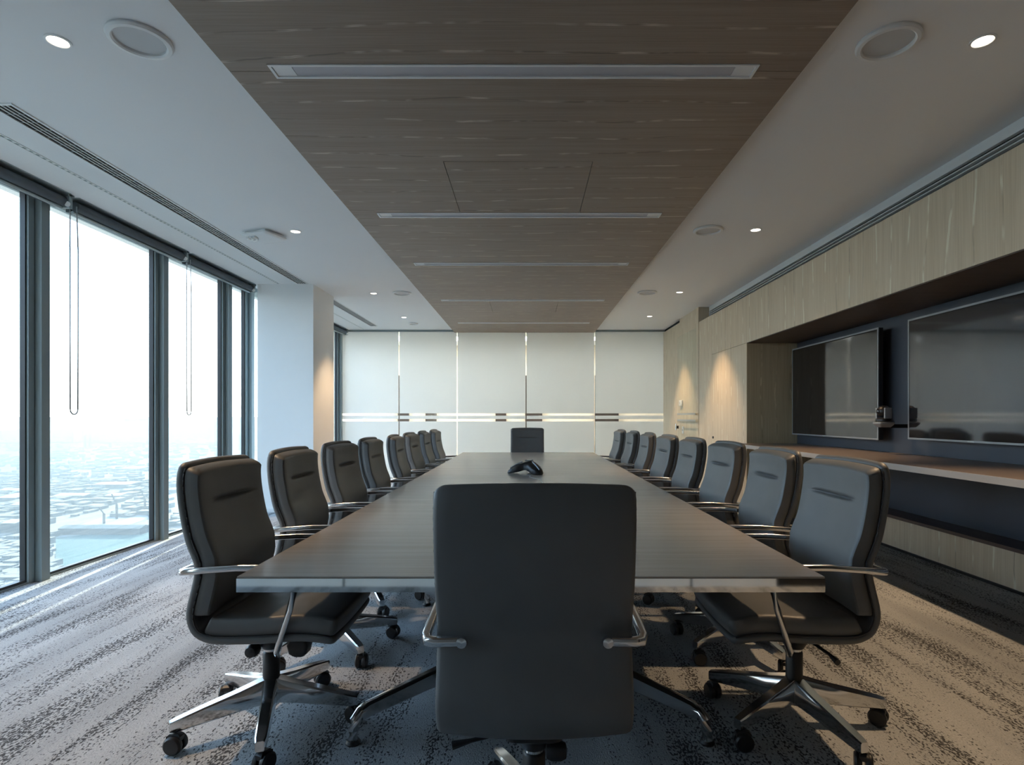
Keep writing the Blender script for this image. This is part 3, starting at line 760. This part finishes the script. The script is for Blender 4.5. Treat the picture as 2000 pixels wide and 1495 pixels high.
ordn = ['nearest the camera', 'second from the camera', 'third from the camera', 'fourth from the camera', 'fifth from the camera', 'sixth from the camera', 'seventh from the camera', 'farthest from the camera']
spots = []
for k in range(8):
    spots.append((XL[k] + .228, 2.285 + .743 * k, [0, 1, -1.5, 1, 3, -1, 1, 0][k], 'black leather swivel chair on the window side of table, ' + ordn[k], 'chairs along the window side', 0 if k == 0 else random.uniform(0, 72)))
for k in range(8):
    spots.append((XR[k] - .222, 2.285 + .743 * k, 180 + [0, -1, 1, 0, 1.5, -1, 0, 1][k], 'black leather swivel chair on the screen side of table, ' + ordn[k], 'chairs along the screen side', 32 if k == 0 else random.uniform(0, 72)))
spots.append((0.018, 1.60, 90, 'black leather swivel chair at near table end, seen from behind', None, 20))
spots.append((0.0, 8.36, -90, 'black leather swivel chair at the far head of the table', None, 10))
for i, (x, y, a, lab, grp, br) in enumerate(spots):
    o = proto if i == 0 else copy_tree(proto)
    o.location = (x, y, 0); o.rotation_euler = (0, 0, math.radians(a)); o['label'] = lab; o['category'] = 'chair'
    if grp: o['group'] = grp
    elif 'group' in o: del o['group']
    for c in o.children:
        if c.name.startswith('base_hub'): c.rotation_euler = (0, 0, math.radians(br))

# ------------------------------------------------------------------ city far below the windows
GZ = -160.0
def gp(px, py, z=GZ):
    Y = (CH - z) * FPX / (py - VY); return ((px - VX) / FPX * Y, Y)
def citymat():
    m, t, b = newmat('city_ground'); mapping, noise, ramp, mix, math_ = nodes(t)
    vo = t.nodes.new('ShaderNodeTexVoronoi'); vo.inputs['Scale'].default_value = 1
    t.links.new(mapping((.012, .02, 1)).outputs[0], vo.inputs['Vector'])
    c = mix(vo.outputs['Color'], lin(34, 52, 54), lin(66, 74, 78))
    n2 = noise((.03, .05, 1), 5, .7); c = mix(ramp(n2, [(.4, G(0)), (.7, G(1))]), c, lin(28, 48, 50))
    n3 = noise((.08, .14, 1), 3, .7, loc=(3, 1, 0)); c = mix(ramp(n3, [(.62, G(0)), (.7, G(1))]), c, lin(104, 106, 106))
    t.links.new(c, b.inputs['Base Color']); b.inputs['Roughness'].default_value = .9
    return m
M['city'] = citymat()
M['water'] = mat('river_water', lin(104, 116, 120), .6, spec=.2, var=.05, vscale=.01)
M['dock'] = mat('dock_water', lin(46, 82, 86), .95, spec=.05, var=.08, vscale=.02)
M['roof'] = mat('pale_roof', lin(140, 137, 130), .7, var=.1, vscale=.05)
M['roof2'] = mat('teal_roof', lin(62, 82, 84), .8, var=.2, vscale=.05)
M['conc'] = mat('hazy_concrete', lin(44, 54, 62), .9, var=.1, vscale=.01)
gr = struct(bx(-42000, -40, -15000, 42000, GZ - 5, GZ).build('floor_city_ground', 'city'), 'hazy city ground far below the windows', 'ground')
rv = MB().prism([gp(*p) for p in ((93, 1086), (112, 1082), (150, 1062), (215, 1038), (297, 1012), (335, 998), (402, 962), (470, 935), (470, 905), (400, 928), (330, 960), (296, 978), (230, 1000), (160, 1025), (93, 1052))][::-1], GZ, GZ + .4).build('river', 'water')
tag(rv, 'pale river bending through the city below', 'river')
dk = MB().prism([gp(*p) for p in ((109, 1116), (200, 1092), (296, 1063), (330, 1046), (330, 1022), (296, 1033), (210, 1040), (109, 1052))][::-1], GZ, GZ + .6).build('dock_basin', 'dock'); tag(dk, 'teal dock basin between river and quay', 'dock')
def block(px, py, wpx, dpx, h, mtl, lab, name='warehouse', group=None):
    x0, y0 = gp(px, py); x1, _ = gp(px + wpx, py); _, y1 = gp(px, py - dpx)
    x1 = x0 + (wpx / FPX) * y0
    r = empty(name, ((x0 + x1) / 2, (y0 + y1) / 2, GZ)); hx, hy = (x1 - x0) / 2, (y1 - y0) / 2
    bx(-hx, hx, -hy, hy, 0, h).build('walls', 'conc', r)
    MB().add([(-hx, -hy, h), (hx, -hy, h), (hx, hy, h), (-hx, hy, h), (-hx, 0, h + 3), (hx, 0, h + 3)], [(0, 1, 5, 4), (2, 3, 4, 5), (1, 2, 5), (3, 0, 4), (3, 2, 1, 0)]).build('roof', mtl, r)
    tag(r, lab, 'building', group)
block(233, 921, 40, 5, 8, 'roof', 'pale roofed warehouse right of middle pane, high in the city')
block(180, 954, 72, 6, 8, 'roof', 'widest pale roofed warehouse in middle window pane')
block(102, 977, 62, 6, 8, 'roof', 'pale roofed warehouse near left mullion in middle pane')
block(202, 977, 32, 6, 8, 'roof', 'short pale roofed warehouse above the river')
block(-10, 981, 40, 12, 8, 'roof', 'large pale roofed warehouse in leftmost window pane')
block(18, 996, 28, 6, 8, 'roof', 'pale roofed warehouse lower in the leftmost pane')
block(-5, 966, 52, 4, 8, 'roof', 'long pale roofed warehouse high in leftmost pane')
block(113, 1046, 160, 7, 9, 'roof2', 'long quay shed beside the teal dock')
block(0, 1052, 30, 10, 20, 'roof', 'pale roofed factory at lower left pane')
block(200, 884, 26, 1.5, 10, 'roof', 'faint distant pale warehouse below the bridge')
for px, py, h_ in ((456, 880, 70), (466, 880, 74)):
    x, y = gp(px, py); r = empty('tower_block', (x, y, GZ)); bx(-7, 7, -7, 7, 0, h_).build('walls', 'conc', r); bx(-7.6, 7.6, -7.6, 7.6, h_, h_ + 2).build('roof', 'roof2', r)
    tag(r, 'slim hazy tower between the mullions, %s of two' % ('left' if px < 460 else 'right'), 'tower', 'distant towers')
# many small buildings nobody could count
cm = MB(); rnd = random.Random(3)
def in_water(px, py):
    return 93 < px < 340 and (1086 - (px - 93) * .62 > py > 1030 - (px - 93) * .34 or 1010 < py < 1120)
for k in range(6500):
    px = rnd.uniform(-500, 640); py = 815 + 330 * rnd.random() ** 1.5 + 22
    if in_water(px, py) or (px > 330 and 880 < py < 1010 and abs(py - (1000 - (px - 330) * .5)) < 34): continue
    x, y = gp(px, py); a, b = rnd.uniform(4, 13), rnd.uniform(4, 12); cm.box(x - a, x + a, y - b, y + b, GZ, GZ + rnd.uniform(3, 9))
o = cm.build('city_buildings', mat('city_roofs', lin(64, 78, 84), .9, var=.5, vscale=.02)); o['kind'] = 'stuff'; tag(o, 'countless small hazy city buildings far below', 'buildings', None, 'stuff')
# bridge
bA, bB, bC = (-2900, 2950), (-2330, 3050), (-1900, 2900)
br = empty('road_bridge', (-2400, 3000, GZ))
MB().tube([(-2600, -90, 18), (-700, -60, 24), (70, 50, 28), (560, -40, 24), (1500, -300, 14)], 0, 8, True, flat=(9, 3)).build('deck', 'conc', br)
for x, y in ((-500, -50), (-300, -20), (-140, 20), (200, 25), (400, -10), (600, -45), (800, -100)): bx(x - 4, x + 4, y - 6, y + 6, 0, 24).build('pier', 'conc', br)
for y in (30, 62): bx(60, 68, y - 4, y + 4, 0, 66).build('pylon', 'conc', br)
tag(br, 'long hazy road bridge with tall pylons near the horizon', 'bridge')
for i, (px, py, h_, lab) in enumerate(((203, 1024, 26, 'harbour crane at left of the dock quay'), (228, 1015, 40, 'harbour crane in middle above the dock'), (283, 1002, 40, 'harbour crane beside the river near right mullion'))):
    x, y = gp(px, py); r = empty('harbour_crane', (x, y, GZ))
    bx(-1.2, 1.2, -1.2, 1.2, 0, h_ * .6).build('mast', 'conc', r)
    MB().tube([(0, 0, h_ * .6), (-8, 0, h_)], 1.0, 6).build('jib', 'conc', r)
    tag(r, lab, 'crane', 'harbour cranes')
# haze layer: scattering air below window level
hz = bpy.data.materials.new('haze'); hz.use_nodes = True; t = hz.node_tree; t.nodes.clear()
oo = t.nodes.new('ShaderNodeOutputMaterial'); vsn = t.nodes.new('ShaderNodeVolumeScatter'); vab = t.nodes.new('ShaderNodeVolumeAbsorption'); ad = t.nodes.new('ShaderNodeAddShader')
vsn.inputs['Color'].default_value = (0.66, 0.84, 1.0, 1); vsn.inputs['Density'].default_value = .00014; vsn.inputs['Anisotropy'].default_value = .2
vab.inputs['Color'].default_value = (.5, .5, .5, 1); vab.inputs['Density'].default_value = .0009
t.links.new(vsn.outputs[0], ad.inputs[0]); t.links.new(vab.outputs[0], ad.inputs[1]); t.links.new(ad.outputs[0], oo.inputs['Volume'])
hb = bx(-41000, -60, -14000, 41000, GZ + .1, -4).build('haze_layer', hz); hb['kind'] = 'stuff'; tag(hb, 'thin morning haze lying over the city', 'haze', None, 'stuff')
